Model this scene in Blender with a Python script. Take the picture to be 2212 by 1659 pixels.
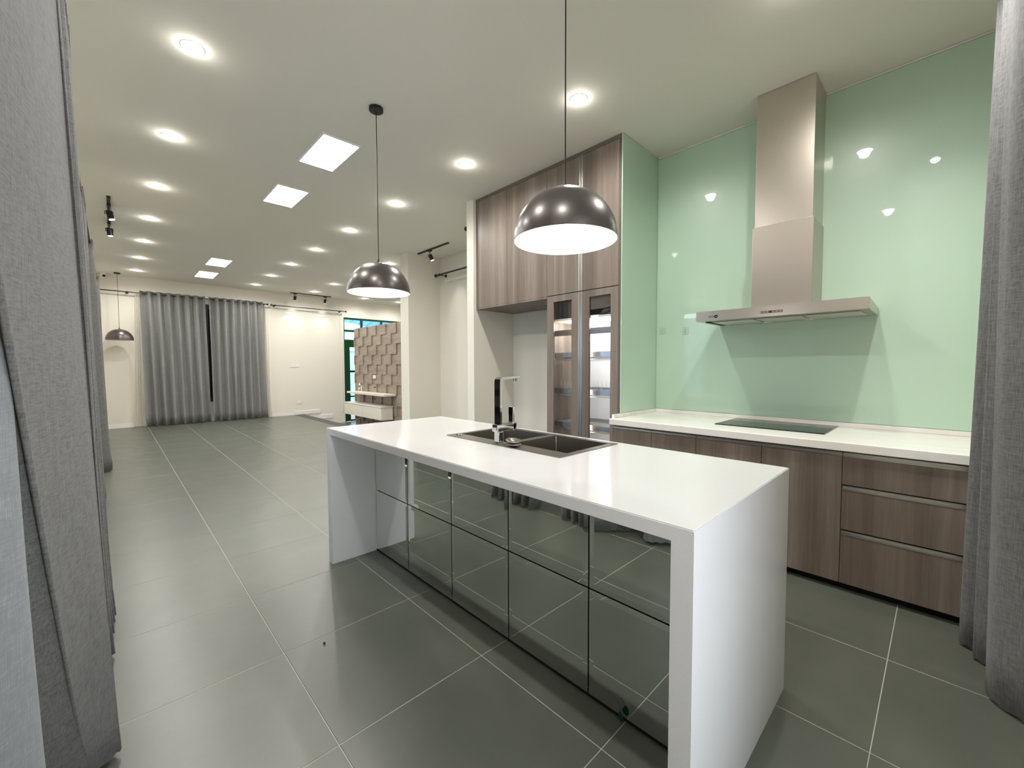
import bpy, bmesh, math, random
from mathutils import Vector, Matrix
random.seed(7)
PI = math.pi
S = bpy.context.scene
COL = S.collection
for o in list(bpy.data.objects):
    bpy.data.objects.remove(o)

# ------------------------------------------------------------------ camera
YAW, PITCH, ROLL, FPX, EYE = 0.7665, -0.0425, -0.0027, 896.03, 1.3021
H = 3.2548                     # ceiling height
fw = Vector((math.sin(YAW)*math.cos(PITCH), math.cos(YAW)*math.cos(PITCH), math.sin(PITCH)))
rt = Vector((math.cos(YAW), -math.sin(YAW), 0)); up = rt.cross(fw)
c_, s_ = math.cos(ROLL), math.sin(ROLL)
rt, up = c_*rt + s_*up, -s_*rt + c_*up
cam = bpy.data.cameras.new('camera'); cam.sensor_width = 36; cam.lens = FPX/2212*36
cam.clip_start = 0.02; cam.clip_end = 200
camo = bpy.data.objects.new('camera', cam); COL.objects.link(camo)
M4 = Matrix((rt, up, -fw)).transposed().to_4x4(); M4.translation = Vector((0, 0, EYE))
camo.matrix_world = M4
S.camera = camo

# ------------------------------------------------------------------ world, exposure
E_DOWN, E_HALO, E_PEND, E_PANEL, E_LENS = 32.0, .75, 2.0, 10.0, 30.0
WORLD = (0.86, 0.93, 1.0); WORLD_S = 4.2
w = bpy.data.worlds.new('sky'); S.world = w; w.use_nodes = True
bg = w.node_tree.nodes['Background']; bg.inputs[0].default_value = (*WORLD, 1); bg.inputs[1].default_value = WORLD_S
S.view_settings.view_transform = 'Standard'; S.view_settings.look = 'None'
S.view_settings.gamma = 1; S.view_settings.use_curve_mapping = False
S.view_settings.exposure = 0.82

# ------------------------------------------------------------------ materials
def lin(c):
    f = lambda v: (v/255/12.92) if v/255 <= .04045 else ((v/255+.055)/1.055)**2.4
    return (f(c[0]), f(c[1]), f(c[2]), 1)
def mat(name, rgb, rough=.5, metal=0., spec=.5, **kw):
    m = bpy.data.materials.new(name); m.use_nodes = True
    b = m.node_tree.nodes['Principled BSDF']
    b.inputs['Base Color'].default_value = lin(rgb); b.inputs['Roughness'].default_value = rough
    b.inputs['Metallic'].default_value = metal; b.inputs['Specular IOR Level'].default_value = spec
    for k, v in kw.items(): b.inputs[k.replace('_', ' ')].default_value = v
    return m
def nd(m, t, **kw):
    n = m.node_tree.nodes.new(t)
    for k, v in kw.items(): setattr(n, k, v)
    return n
def lk(m, a, b): m.node_tree.links.new(a, b)
def coords(m, scale, rot=(0, 0, 0)):
    g = nd(m, 'ShaderNodeNewGeometry'); mp = nd(m, 'ShaderNodeMapping')
    mp.inputs['Scale'].default_value = scale; mp.inputs['Rotation'].default_value = rot
    lk(m, g.outputs['Position'], mp.inputs['Vector']); return mp.outputs['Vector']
def noise(m, vec, scale=1., detail=3., rough=.5, dist=0.):
    n = nd(m, 'ShaderNodeTexNoise'); n.inputs['Scale'].default_value = scale; n.inputs['Detail'].default_value = detail
    n.inputs['Roughness'].default_value = rough; n.inputs['Distortion'].default_value = dist
    lk(m, vec, n.inputs['Vector']); return n.outputs['Fac']
def ramp(m, fac, stops, interp='LINEAR'):
    r = nd(m, 'ShaderNodeValToRGB'); r.color_ramp.interpolation = interp
    el = r.color_ramp.elements
    while len(el) < len(stops): el.new(.5)
    for e, (p, c) in zip(el, stops): e.position = p; e.color = lin(c) if len(c) == 3 else c
    lk(m, fac, r.inputs['Fac']); return r.outputs['Color']
def mix(m, fac, a, b, mode='MIX'):
    n = nd(m, 'ShaderNodeMix', data_type='RGBA', blend_type=mode)
    n.inputs[0].default_value = fac if not hasattr(fac, 'links') else 0
    if hasattr(fac, 'links'): lk(m, fac, n.inputs[0])
    lk(m, a, n.inputs[6]); lk(m, b, n.inputs[7]); return n.outputs[2]
def bump(m, fac, strength=.2, dist=.002):
    b = nd(m, 'ShaderNodeBump'); b.inputs['Strength'].default_value = strength; b.inputs['Distance'].default_value = dist
    lk(m, fac, b.inputs['Height']); lk(m, b.outputs['Normal'], P(m).inputs['Normal'])
def P(m): return m.node_tree.nodes['Principled BSDF']
def base(m, out): lk(m, out, P(m).inputs['Base Color'])

def wood_mat(name, vertical=True, tones=((124, 111, 101), (140, 128, 117), (155, 143, 133))):
    m = mat(name, tones[1], .42)
    # wide strips across, long streaky grain along the board
    if vertical: wide, fine = (5.2, 5.2, .10), (60, 60, 2.2)
    else: wide, fine = (1.2, 1.2, 9.), (6, 6, 90)
    a = noise(m, coords(m, wide), 1., 1.5, .4)
    bnd = ramp(m, a, [(.30, tones[0]), (.44, tones[1]), (.52, tones[2]), (.60, tones[1]), (.72, tones[0])])
    f = noise(m, coords(m, fine), 1., 5., .65, .4)
    fr = ramp(m, f, [(.25, (170, 162, 155)), (.5, (210, 205, 200)), (.75, (250, 248, 245))])
    out = mix(m, .6, bnd, fr, 'MULTIPLY')
    hs = nd(m, 'ShaderNodeHueSaturation'); hs.inputs['Value'].default_value = .95; lk(m, out, hs.inputs['Color'])
    base(m, hs.outputs['Color']); bump(m, f, .12, .001); return m

MT = {}
MT['wall'] = mat('wall_paint', (228, 223, 211), .75, spec=.3)
bump(MT['wall'], noise(MT['wall'], coords(MT['wall'], (1, 1, 1)), 60, 4), .12, .002)
MT['ceiling'] = mat('ceiling_paint', (238, 235, 224), .8, spec=.2)
MT['green'] = mat('back_painted_green_glass', (192, 219, 198), .35, spec=.5, Coat_Weight=1., Coat_Roughness=.02, Coat_IOR=1.55)
MT['stone'] = mat('white_engineered_stone', (232, 230, 227), .11, spec=.5)
_n = noise(MT['stone'], coords(MT['stone'], (1, 1, 1)), 900, 2)
base(MT['stone'], ramp(MT['stone'], _n, [(.35, (207, 206, 206)), (.6, (218, 217, 217))]))
MT['counter'] = mat('veined_white_solid_surface', (232, 226, 216), .2)
_n = noise(MT['counter'], coords(MT['counter'], (9, .8, 1)), 1.6, 4, .55, .6)
base(MT['counter'], ramp(MT['counter'], _n, [(.35, (238, 233, 226)), (.55, (246, 243, 238)), (.7, (241, 237, 231))]))
MT['wood'] = wood_mat('grey_oak_laminate')
MT['wood_h'] = wood_mat('grey_oak_tile_laminate', False, ((160, 146, 132), (168, 154, 140), (178, 164, 150)))
MT['wood_dark'] = mat('grey_brown_edge', (108, 96, 86), .5)
MT['tile'] = mat('grey_green_porcelain', (120, 123, 112), .33, spec=.85)
_a = noise(MT['tile'], coords(MT['tile'], (1, 1, 1)), 420, 3, .6)
_b = noise(MT['tile'], coords(MT['tile'], (1, 1, 1)), 3.0, 4, .6)
_c = ramp(MT['tile'], _a, [(.3, (84, 87, 79)), (.7, (102, 105, 96))])
_d = ramp(MT['tile'], _b, [(.3, (224, 226, 222)), (.7, (255, 255, 252))])
base(MT['tile'], mix(MT['tile'], .8, _c, _d, 'MULTIPLY')); bump(MT['tile'], _a, .05, .0006)
MT['grout'] = mat('pale_grout', (182, 181, 166), .8)
MT['granite'] = mat('dark_granite', (56, 56, 59), .45)
MT['mirror'] = mat('grey_tinted_mirror', (240, 244, 241), .015, 1.)
MT['steel'] = mat('brushed_stainless', (208, 200, 190), .3, 1.)
_n = noise(MT['steel'], coords(MT['steel'], (3, 2, 260)), 1., 2); bump(MT['steel'], _n, .04, .0005)
MT['steel_satin'] = mat('satin_stainless', (190, 181, 171), .36, 1.)
MT['sink'] = mat('satin_sink_steel', (150, 145, 138), .33, 1.)
MT['chrome'] = mat('chrome', (225, 226, 230), .05, 1.)
MT['alu'] = mat('anodised_aluminium', (196, 194, 192), .28, 1.)
MT['filter'] = mat('steel_filter_mesh', (205, 205, 198), .45, .6)
MT['black'] = mat('black_satin', (22, 20, 21), .38)
MT['black_matt'] = mat('black_shadow_gap', (9, 9, 9), .8)
MT['dome'] = mat('gunmetal_lacquer', (92, 86, 84), .34, .75, Coat_Weight=.4, Coat_Roughness=.25)
MT['white'] = mat('white_enamel', (240, 240, 240), .35)
MT['plastic'] = mat('white_plastic', (236, 234, 228), .4)
MT['hob'] = mat('black_ceramic_glass', (8, 9, 9), .05, spec=.25)
MT['hob_ring'] = mat('printed_grey_ring', (96, 100, 96), .2)
MT['cream'] = mat('cream_lacquer', (228, 222, 206), .35)
MT['darkglass'] = mat('black_oven_glass', (8, 9, 12), .05, Coat_Weight=1., Coat_Roughness=.02)
MT['green_paint'] = mat('dark_green_gloss', (2, 62, 30), .35)
MT['shutter'] = mat('black_shutter', (10, 11, 20), .9, spec=.1)
MT['outdoor'] = mat('outdoor_render', (128, 160, 190), .8)
MT['paving'] = mat('outdoor_paving', (120, 118, 112), .8)
MT['polycarb'] = mat('pale_blue_sheet', (130, 180, 235), .4)
MT['clearpad'] = mat('clear_pad_over_green', (184, 208, 190), .2)
MT['teal'] = mat('teal_leaf', (18, 84, 82), .45)
MT['red'] = mat('red_plastic', (190, 60, 55), .5)
def fabric(name, lo, hi, hang=.0):
    m = mat(name, hi, .9, spec=.15, Sheen_Weight=.25)
    a = noise(m, coords(m, (26, 26, 260)), 1., 4, .7)
    b = noise(m, coords(m, (330, 330, 18)), 1., 3, .7)
    s = nd(m, 'ShaderNodeMath', operation='ADD'); lk(m, a, s.inputs[0]); lk(m, b, s.inputs[1])
    h = nd(m, 'ShaderNodeMath', operation='MULTIPLY'); h.inputs[1].default_value = .5; lk(m, s.outputs[0], h.inputs[0])
    base(m, ramp(m, h.outputs[0], [(.36, lo), (.52, hi), (.64, tuple(min(255, int(v*1.1)) for v in hi))]))
    bump(m, h.outputs[0], .35, .002); return m
MT['curtain'] = fabric('grey_linen_weave', (114, 113, 112), (151, 150, 149))
MT['curtain_lightened'] = fabric('grey_cloth_lightened', (152, 152, 150), (186, 186, 184))  # same grey cloth, colour lightened in place of light at the far end
MT['lining'] = fabric('pale_lining_cloth', (176, 181, 184), (190, 194, 197))
def sheer_mat():
    m = bpy.data.materials.new('white_sheer'); m.use_nodes = True; nt = m.node_tree; nt.nodes.clear()
    o = nt.nodes.new('ShaderNodeOutputMaterial'); mx = nt.nodes.new('ShaderNodeMixShader'); t = nt.nodes.new('ShaderNodeBsdfTransparent')
    d = nt.nodes.new('ShaderNodeBsdfDiffuse'); d.inputs[0].default_value = lin((232, 228, 216)); mx.inputs[0].default_value = .62
    nt.links.new(t.outputs[0], mx.inputs[1]); nt.links.new(d.outputs[0], mx.inputs[2]); nt.links.new(mx.outputs[0], o.inputs[0]); return m
MT['sheer'] = sheer_mat()
def glass_mat():
    m = bpy.data.materials.new('clear_pane'); m.use_nodes = True; nt = m.node_tree; nt.nodes.clear()
    o = nt.nodes.new('ShaderNodeOutputMaterial'); mx = nt.nodes.new('ShaderNodeMixShader'); t = nt.nodes.new('ShaderNodeBsdfTransparent')
    g = nt.nodes.new('ShaderNodeBsdfGlossy'); g.inputs['Roughness'].default_value = .01
    f = nt.nodes.new('ShaderNodeFresnel'); f.inputs[0].default_value = 1.5
    nt.links.new(f.outputs[0], mx.inputs[0]); nt.links.new(t.outputs[0], mx.inputs[1]); nt.links.new(g.outputs[0], mx.inputs[2]); nt.links.new(mx.outputs[0], o.inputs[0])
    return m
MT['glass'] = glass_mat()
def emit(name, rgb, s):
    m = bpy.data.materials.new(name); m.use_nodes = True; nt = m.node_tree; nt.nodes.clear()
    o = nt.nodes.new('ShaderNodeOutputMaterial'); e = nt.nodes.new('ShaderNodeEmission')
    e.inputs[0].default_value = lin(rgb); e.inputs[1].default_value = s; nt.links.new(e.outputs[0], o.inputs[0]); return m
MT['lens'] = emit('lit_lens', (255, 250, 240), E_LENS)
MT['bulb'] = emit('lit_bulb', (255, 252, 246), 14)
MT['diffuser'] = emit('lit_diffuser', (255, 252, 245), E_PANEL)
MT['puck'] = emit('lit_puck', (255, 253, 248), 9)
MT['spotface'] = emit('lit_spot_face', (255, 252, 245), 6)

# ------------------------------------------------------------------ builders
def thing(name, label, cat, loc=(0, 0, 0), group=None):
    o = bpy.data.objects.new(name, None); o.empty_display_size = .1; COL.objects.link(o); o.location = loc
    o['label'] = label; o['category'] = cat
    if group: o['group'] = group
    return o
def tag(o, label, cat, group=None):
    o['label'] = label; o['category'] = cat
    if group: o['group'] = group
    return o
def origin_of(o):
    v = Vector((0, 0, 0))
    while o: v += o.location; o = o.parent
    return v
def obj(name, bm, m, parent=None, at=None, smooth=False):
    """link a bmesh made in world coordinates as ONE mesh object whose origin is `at` (default: centre of its base)"""
    me = bpy.data.meshes.new(name)
    if at is None:
        xs = [v.co.x for v in bm.verts]; ys = [v.co.y for v in bm.verts]; zs = [v.co.z for v in bm.verts]
        at = Vector(((min(xs)+max(xs))/2, (min(ys)+max(ys))/2, min(zs)))
    at = Vector(at)
    bmesh.ops.translate(bm, verts=bm.verts, vec=-at)
    bm.normal_update(); bm.to_mesh(me); bm.free()
    if smooth:
        for p in me.polygons: p.use_smooth = True
    ms = m if isinstance(m, (list, tuple)) else [m]
    for q in ms: me.materials.append(MT[q])
    o = bpy.data.objects.new(name, me); COL.objects.link(o)
    o.location = at - (origin_of(parent) if parent else Vector((0, 0, 0)))
    if parent: o.parent = parent
    return o
def struct(name, bm, m, parent=None, **kw):
    o = obj(name, bm, m, parent, **kw)
    if not parent: o['kind'] = 'structure'
    return o
def B(): return bmesh.new()
def bx(bm, x0, x1, y0, y1, z0, z1, bev=0., seg=2):
    g = bmesh.ops.create_cube(bm, size=1)['verts']
    bmesh.ops.scale(bm, verts=g, vec=(abs(x1-x0), abs(y1-y0), abs(z1-z0)))
    bmesh.ops.translate(bm, verts=g, vec=((x0+x1)/2, (y0+y1)/2, (z0+z1)/2))
    if bev > 0:
        es = list({e for v in g for e in v.link_edges})
        bmesh.ops.bevel(bm, geom=es, offset=bev, segments=seg, affect='EDGES', profile=.5)
    return bm
def box(x0, x1, y0, y1, z0, z1, bev=0.): return bx(B(), x0, x1, y0, y1, z0, z1, bev)
def cyl(bm, a, b, r, r2=None, n=20, caps=True):
    a, b = Vector(a), Vector(b); d = b-a; r2 = r if r2 is None else r2
    q = d.to_track_quat('Z', 'Y'); va, vb = [], []
    for i in range(n):
        t = 2*PI*i/n; v = Vector((math.cos(t), math.sin(t), 0))
        va.append(bm.verts.new(a+q@(v*r))); vb.append(bm.verts.new(b+q@(v*r2)))
    for i in range(n):
        j = (i+1) % n; bm.faces.new((va[i], va[j], vb[j], vb[i]))
    if caps: bm.faces.new(va[::-1]); bm.faces.new(vb)
    return bm
def tube(bm, pts, r, n=8, caps=True):
    pts = [Vector(p) for p in pts]; rings = []
    for i, p in enumerate(pts):
        d = (pts[min(i+1, len(pts)-1)]-pts[max(i-1, 0)]).normalized()
        ref = Vector((0, 0, 1)) if abs(d.z) < .9 else Vector((1, 0, 0))
        u = d.cross(ref).normalized(); v = d.cross(u)
        rings.append([bm.verts.new(p+(u*math.cos(2*PI*k/n)+v*math.sin(2*PI*k/n))*r) for k in range(n)])
    for a, b in zip(rings, rings[1:]):
        for k in range(n):
            bm.faces.new((a[k], a[(k+1) % n], b[(k+1) % n], b[k]))
    if caps: bm.faces.new(rings[0]); bm.faces.new(rings[-1][::-1])
    bmesh.ops.recalc_face_normals(bm, faces=bm.faces); return bm
def lathe(bm, prof, cx, cy, n=32, axis='Z', flip=False):
    rings = []
    for r, z in prof:
        if r < 1e-6: rings.append([bm.verts.new((cx, cy, z))])
        else: rings.append([bm.verts.new((cx+r*math.cos(2*PI*k/n), cy+r*math.sin(2*PI*k/n), z)) for k in range(n)])
    for a, b in zip(rings, rings[1:]):
        for k in range(n):
            j = (k+1) % n
            q = [a[k % len(a)], a[j % len(a)], b[j % len(b)], b[k % len(b)]]
            q = list(dict.fromkeys(q))
            if len(q) > 2: bm.faces.new(q)
    bmesh.ops.recalc_face_normals(bm, faces=bm.faces); return bm
def cellwall(axis, pos, thick, u0, u1, z0, z1, holes):
    """wall slab normal to axis ('x' or 'y') between pos and pos+thick with rectangular holes (ua, ub, za, zb)"""
    us = sorted({u0, u1, *[h[0] for h in holes], *[h[1] for h in holes]}); zs = sorted({z0, z1, *[h[2] for h in holes], *[h[3] for h in holes]})
    bm = B()
    for a, b in zip(us, us[1:]):
        for c, d in zip(zs, zs[1:]):
            um, zm = (a+b)/2, (c+d)/2
            if any(h[0] < um < h[1] and h[2] < zm < h[3] for h in holes): continue
            p0, p1 = sorted((pos, pos+thick))
            if axis == 'x': bx(bm, p0, p1, a, b, c, d)
            else: bx(bm, a, b, p0, p1, c, d)
    bmesh.ops.remove_doubles(bm, verts=bm.verts, dist=1e-5)
    # drop the faces shared by two cells
    seen = {}
    for f in bm.faces: seen.setdefault(tuple(sorted(v.index for v in f.verts)), []).append(f)
    bm.verts.index_update(); seen = {}
    for f in bm.faces: seen.setdefault(frozenset(v.index for v in f.verts), []).append(f)
    kill = [f for fs in seen.values() if len(fs) > 1 for f in fs]
    bmesh.ops.delete(bm, geom=kill, context='FACES')
    return bm
def ring_slab(x0, x1, y0, y1, z0, z1, holes, bev=0.):
    """horizontal slab with rectangular holes (xa, xb, ya, yb)"""
    xs = sorted({x0, x1, *[h[0] for h in holes], *[h[1] for h in holes]}); ys = sorted({y0, y1, *[h[2] for h in holes], *[h[3] for h in holes]})
    bm = B()
    for a, b in zip(xs, xs[1:]):
        for c, d in zip(ys, ys[1:]):
            if any(h[0] < (a+b)/2 < h[1] and h[2] < (c+d)/2 < h[3] for h in holes): continue
            bx(bm, a, b, c, d, z0, z1)
    bmesh.ops.remove_doubles(bm, verts=bm.verts, dist=1e-5); bm.verts.index_update(); seen = {}
    for f in bm.faces: seen.setdefault(frozenset(v.index for v in f.verts), []).append(f)
    bmesh.ops.delete(bm, geom=[f for fs in seen.values() if len(fs) > 1 for f in fs], context='FACES')
    return bm
def copy_thing(root, loc, label=None, group=None):
    r = root.copy(); COL.objects.link(r); r.location = loc
    if label: r['label'] = label
    if group: r['group'] = group
    def rec(src, dst):
        for ch in list(src.children):
            c = ch.copy(); COL.objects.link(c); c.parent = dst; rec(ch, c)
    rec(root, r); return r

# ------------------------------------------------------------------ key dimensions
XG, YC = 3.772, 1.926            # green back wall, green side panel
YW = 12.2                        # far wall
XL, YN = -0.44, -0.46            # window wall, near wall
XT = 4.60                        # feature panel
XSTEP, ZLOW = 3.74, -0.33        # floor edge, lower entrance floor
XR = 7.0                         # far side of the entrance

# ------------------------------------------------------------------ setting
# ceiling
struct('ceiling', box(XL-.2, XR+.2, YN-.2, YW+.2, H, H+.12), 'ceiling')
# floor: screed with a tile skin, every tile of its own
flo = struct('floor', bx(box(XL-.2, 4.5, YN-.2, 6.66, -.14, -.0012), XL-.2, XSTEP, 6.66, YW+.2, -.34, -.0012), 'grout')
G0X, G0Y, GP, GR = .5225, .134, .6365, .0032
tile_mesh = None
def floor_tile(x0, x1, y0, y1, z=0., parent=flo, m='tile'):
    g = GR/2
    bm = box(x0+g, x1-g, y0+g, y1-g, z-.011, z)
    # eased upper edge
    tops = [e for e in bm.edges if all(abs(v.co.z-z) < 1e-6 for v in e.verts)]
    bmesh.ops.bevel(bm, geom=tops, offset=.0012, segments=1, affect='EDGES')
    return obj('floor_tile', bm, m, parent, at=((x0+x1)/2, (y0+y1)/2, z-.011))
full = None
for i in range(-2, 7):
    for j in range(-1, 20):
        x0, x1 = G0X+i*GP, G0X+(i+1)*GP; y0, y1 = G0Y+j*GP, G0Y+(j+1)*GP
        a0, a1, b0, b1 = max(x0, XL), min(x1, 4.33), max(y0, YN), min(y1, YW)
        if y0 > 6.5: a1 = min(a1, XSTEP-.22)
        elif y1 > 6.5: a1 = min(a1, XSTEP-.22) if a0 < XSTEP-.22 else a1
        if a1-a0 < .02 or b1-b0 < .02: continue
        if y1 > 6.5 and a0 >= XSTEP-.22: continue
        if abs(a0-x0)+abs(a1-x1)+abs(b0-y0)+abs(b1-y1) < 1e-6:
            if full is None: full = floor_tile(x0, x1, y0, y1); fx, fy = x0, y0
            else:
                t = full.copy(); COL.objects.link(t); t.location = full.location + Vector((x0-fx, y0-fy, 0))
        else: floor_tile(a0, a1, b0, b1)
# dark granite nosing and the lower entrance floor
obj('edge_stone', box(XSTEP-.22, XSTEP+.02, 6.68, YW, -.03, .002, .003), 'granite', flo)
low = struct('floor_entrance', bx(box(XSTEP+.30, XR+.2, 6.66, YW+.2, ZLOW-.12, ZLOW-.0012), XSTEP, XSTEP+.30, 6.66, YW+.2, ZLOW-.12, -.167), 'grout')
obj('step_tread', box(XSTEP+.002, XSTEP+.32, 6.68, YW, -.166, -.145, .003), 'granite', low)
for i in range(5):
    for j in range(9):
        x0 = XSTEP+.31+i*GP; y0 = 6.68+j*GP
        floor_tile(x0, min(x0+GP, XR), y0, min(y0+GP, YW), ZLOW, low)

# window wall (camera's own side), glazed doors between the curtains
WL = [(2.95, 5.25, .0, 2.4), (7.6, 10.1, .0, 2.4)]
wl = struct('wall_left', cellwall('x', XL, -.16, YN-.16, YW+.16, -.05, H, WL), 'wall')
wn = struct('wall_near', cellwall('y', YN, -.16, XL, XR+.16, -.35, H, [(.30, 1.25, .0, 2.6)]), 'wall')
wf = struct('wall_far', cellwall('y', YW, .16, XL, XR+.16, -.45, H, [(.62, 2.68, .47, 2.80), (4.916, 6.70, ZLOW, 2.75)]), 'wall')
struct('wall_right', box(XG, XG+.12, YN, YC+.02, 0, H), 'wall')
# back wall behind the tall units, pier, alcove, second pier
struct('wall_kitchen', box(3.752, 3.872, YC+.02, 3.868, 0, H), 'wall')
struct('wall_pier', box(3.10, 4.34, 3.868, 3.992, 0, H), 'wall')
struct('wall_alcove', box(4.34, 4.46, 3.868, 6.66, 0, H), 'wall')
struct('wall_end', box(3.69, 4.34, 6.392, 6.66, 0, H), 'wall')
struct('wall_entrance', box(XR, XR+.16, 6.6, YW, -.45, H), 'wall')
struct('wall_lobby', box(4.46, XR, 6.55, 6.66, -.45, H), 'wall')
# trims
struct('baseboard_far', bx(bx(box(XL, .6, YW-.014, YW, 0, .10, .002), XL, 3.52, YW-.012, YW, 0, .10), 2.9, XSTEP-.22, YW-.016, YW, 0, .10), 'plastic')
struct('trim_1', bx(box(XSTEP-.22, 4.2, YW-.016, YW, .0, .10, .002), 4.2-.02, 4.55, YW-.016, YW, -.165, -.06), 'plastic')
struct('trim_2', box(XG-.014, XG-.001, YN, YC-.015, H-.014, H-.001, .003), 'plastic')
struct('trim_3', box(XG-.012, XG-.004, YC-.013, YC-.005, .9, H-.015), 'cream')
# frame round the boarded panel beside the far window, with its white rail
struct('trim_4', bx(bx(box(2.96, 4.84, YW-.012, YW, 2.80, 2.825), 4.815, 4.84, YW-.012, YW, .0, 2.80), 2.96, 2.985, YW-.012, YW, .1, 2.80), 'plastic')

def window(name, axis, pos, u0, u1, z0, z1, nleaf, fm='black', glass='glass', mid=None):
    """glazed unit: frame, sashes and panes"""
    d = .05; r = .05
    def b3(bm, ua, ub, za, zb, t=d, off=0):
        p0 = pos+off-t/2; p1 = pos+off+t/2
        return bx(bm, p0, p1, ua, ub, za, zb) if axis == 'x' else bx(bm, ua, ub, p0, p1, za, zb)
    bm = B(); b3(bm, u0, u1, z1-r, z1); b3(bm, u0, u1, z0, z0+r); b3(bm, u0, u0+r, z0+r, z1-r); b3(bm, u1-r, u1, z0+r, z1-r)
    root = struct(name, bm, fm)
    wl_ = (u1-u0-2*r)/nleaf
    for k in range(nleaf):
        a = u0+r+k*wl_; b = a+wl_; off = .012 if k % 2 else -.012
        bm = B(); s = .045
        b3(bm, a, b, z1-r-s, z1-r, .03, off); b3(bm, a, b, z0+r, z0+r+s, .03, off)
        b3(bm, a, a+s, z0+r+s, z1-r-s, .03, off); b3(bm, b-s, b, z0+r+s, z1-r-s, .03, off)
        sash = obj('sash', bm, fm, root)
        obj('pane', b3(B(), a+s, b-s, z0+r+s, z1-r-s, .006, off), glass, sash)
    return root
window('window_1', 'x', XL-.08, 2.95, 5.25, .0, 2.4, 2)
window('window_2', 'x', XL-.08, 7.6, 10.1, .0, 2.4, 2)
window('window_4', 'y', YN-.08, .30, 1.25, .0, 2.6, 2)
w5 = window('window_3', 'y', YW+.06, .62, 2.68, .47, 2.80, 2)
sh = B()
for k in range(19): bx(sh, .63, 2.67, YW+.125, YW+.14, .48+k*.122, .48+k*.122+.122)
obj('roller_shutter', sh, 'shutter', w5)

# yard beyond the glazed wall
struct('ground_yard', box(-6, XL-.16, -4, YW+3, -.25, -.10), 'paving')
struct('wall_sky_block', box(-3.2, -3.0, -4, YW+3, -.10, 2.5), 'outdoor')  # unseen wall added to block low sky and dim the window reflections
# entrance door
dg = B(); f = .022
X0, X1 = 4.916, 6.70; yd0, yd1 = YW+.02, YW+.08
for (a, b, c, d) in [(X0, X1, 2.695, 2.75), (X0, X0+.03, ZLOW, 2.695), (X1-.03, X1, ZLOW, 2.695), (X0+.03, X1-.03, 2.335, 2.395), (X0+.03, X1-.03, 2.09, 2.105),
                     (5.44, 5.50, 2.395, 2.695), (6.08, 6.14, 2.395, 2.695), (5.79, 5.83, 2.105, 2.335)]:
    bx(dg, a, b, yd0, yd1, c, d)
door = struct('door_1', dg, 'green_paint')
for a, b, c, d in [(X0+.03, 5.44, 2.395, 2.695), (5.50, 6.08, 2.395, 2.695), (6.14, X1-.03, 2.395, 2.695), (X0+.03, 5.79, 2.105, 2.335), (5.83, X1-.03, 2.105, 2.335)]:
    obj('pane', box(a, b, yd0+.03, yd0+.036, c, d), 'glass', door)
for a, b in [(X0+.032, 5.808), (5.812, X1-.032)]:
    lf = B(); st = .145
    for (p, q, r, s) in [(a, a+st, ZLOW+.01, 2.088), (b-st, b, ZLOW+.01, 2.088), (a+st, b-st, 1.883, 2.088), (a+st, b-st, 1.132, 1.196), (a+st, b-st, .398, .441), (a+st, b-st, ZLOW+.01, ZLOW+.06)]:
        bx(lf, p, q, yd0+.004, yd1-.008, r, s)
    leaf = obj('door_leaf', lf, 'green_paint', door)
    for c, d in [(1.196, 1.883), (.441, 1.132), (ZLOW+.06, .398)]:
        obj('pane', box(a+st, b-st, yd0+.03, yd0+.036, c, d), 'glass', leaf)
# outdoors, seen through the panes of the entrance door
struct('ground_outdoor', box(-3, 12, YW+.16, YW+9, -.55, ZLOW-.03), 'paving')
nb = thing('neighbour_house', 'pale rendered house seen through the green entrance door', 'building', (7, YW+6, ZLOW-.03))
obj('facade', cellwall('y', YW+6, .3, 3.5, 12, ZLOW-.03, 3.4, [(6.35, 7.2, .3, 1.9), (8.0, 9.0, .3, 1.9)]), 'outdoor', nb)
for a, b in [(6.35, 7.2), (8.0, 9.0)]:
    wfm = B()
    for p, q, r, s in [(a, b, .3, .36), (a, b, 1.84, 1.9), (a, a+.06, .36, 1.84), (b-.06, b, .36, 1.84), ((a+b)/2-.03, (a+b)/2+.03, .36, 1.84), (a, b, 1.2, 1.25)]:
        bx(wfm, p, q, YW+6.02, YW+6.08, r, s)
    wo = obj('window', wfm, 'white', nb)
    obj('pane', box(a, b, YW+6.1, YW+6.12, .3, 1.9), 'polycarb', wo)
obj('ledge', box(3.5, 12, YW+5.85, YW+6, 2.0, 2.12, .01), 'white', nb)
aw = thing('fan_canopy', 'pale blue curved canopy with fanned ribs above the entrance', 'canopy', (5.8, YW+1.5, 2.3))
bm = B(); N = 14; ribs = B()
arc = []
for k in range(N+1):
    t = PI*k/N
    arc.append((5.8-1.25*math.cos(t), 2.62+.72*math.sin(t)))
vin = [bm.verts.new((x, YW+.162, z)) for x, z in arc]; vout = [bm.verts.new((5.8+(x-5.8)*1.1, YW+2.4, 2.3+(z-2.62)*.8)) for x, z in arc]
for k in range(N): bm.faces.new((vin[k], vin[k+1], vout[k+1], vout[k]))
bmesh.ops.solidify(bm, geom=bm.faces[:], thickness=.01)
obj('canopy_sheet', bm, 'polycarb', aw)
for k in range(N+1):
    obj('canopy_rib', tube(B(), [(arc[k][0], YW+.17, arc[k][1]+.01), (5.8+(arc[k][0]-5.8)*1.1, YW+2.42, 2.29+(arc[k][1]-2.62)*.8)], .012, 6), 'outdoor', aw)
rb = B(); cyl(rb, (5.95, YW+1.4, ZLOW-.03), (5.95, YW+1.4, ZLOW+.25), .12, .14, 20)
tag(obj('plastic_bucket', rb, 'red'), 'red plastic bucket standing outside the green door', 'bucket')

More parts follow.
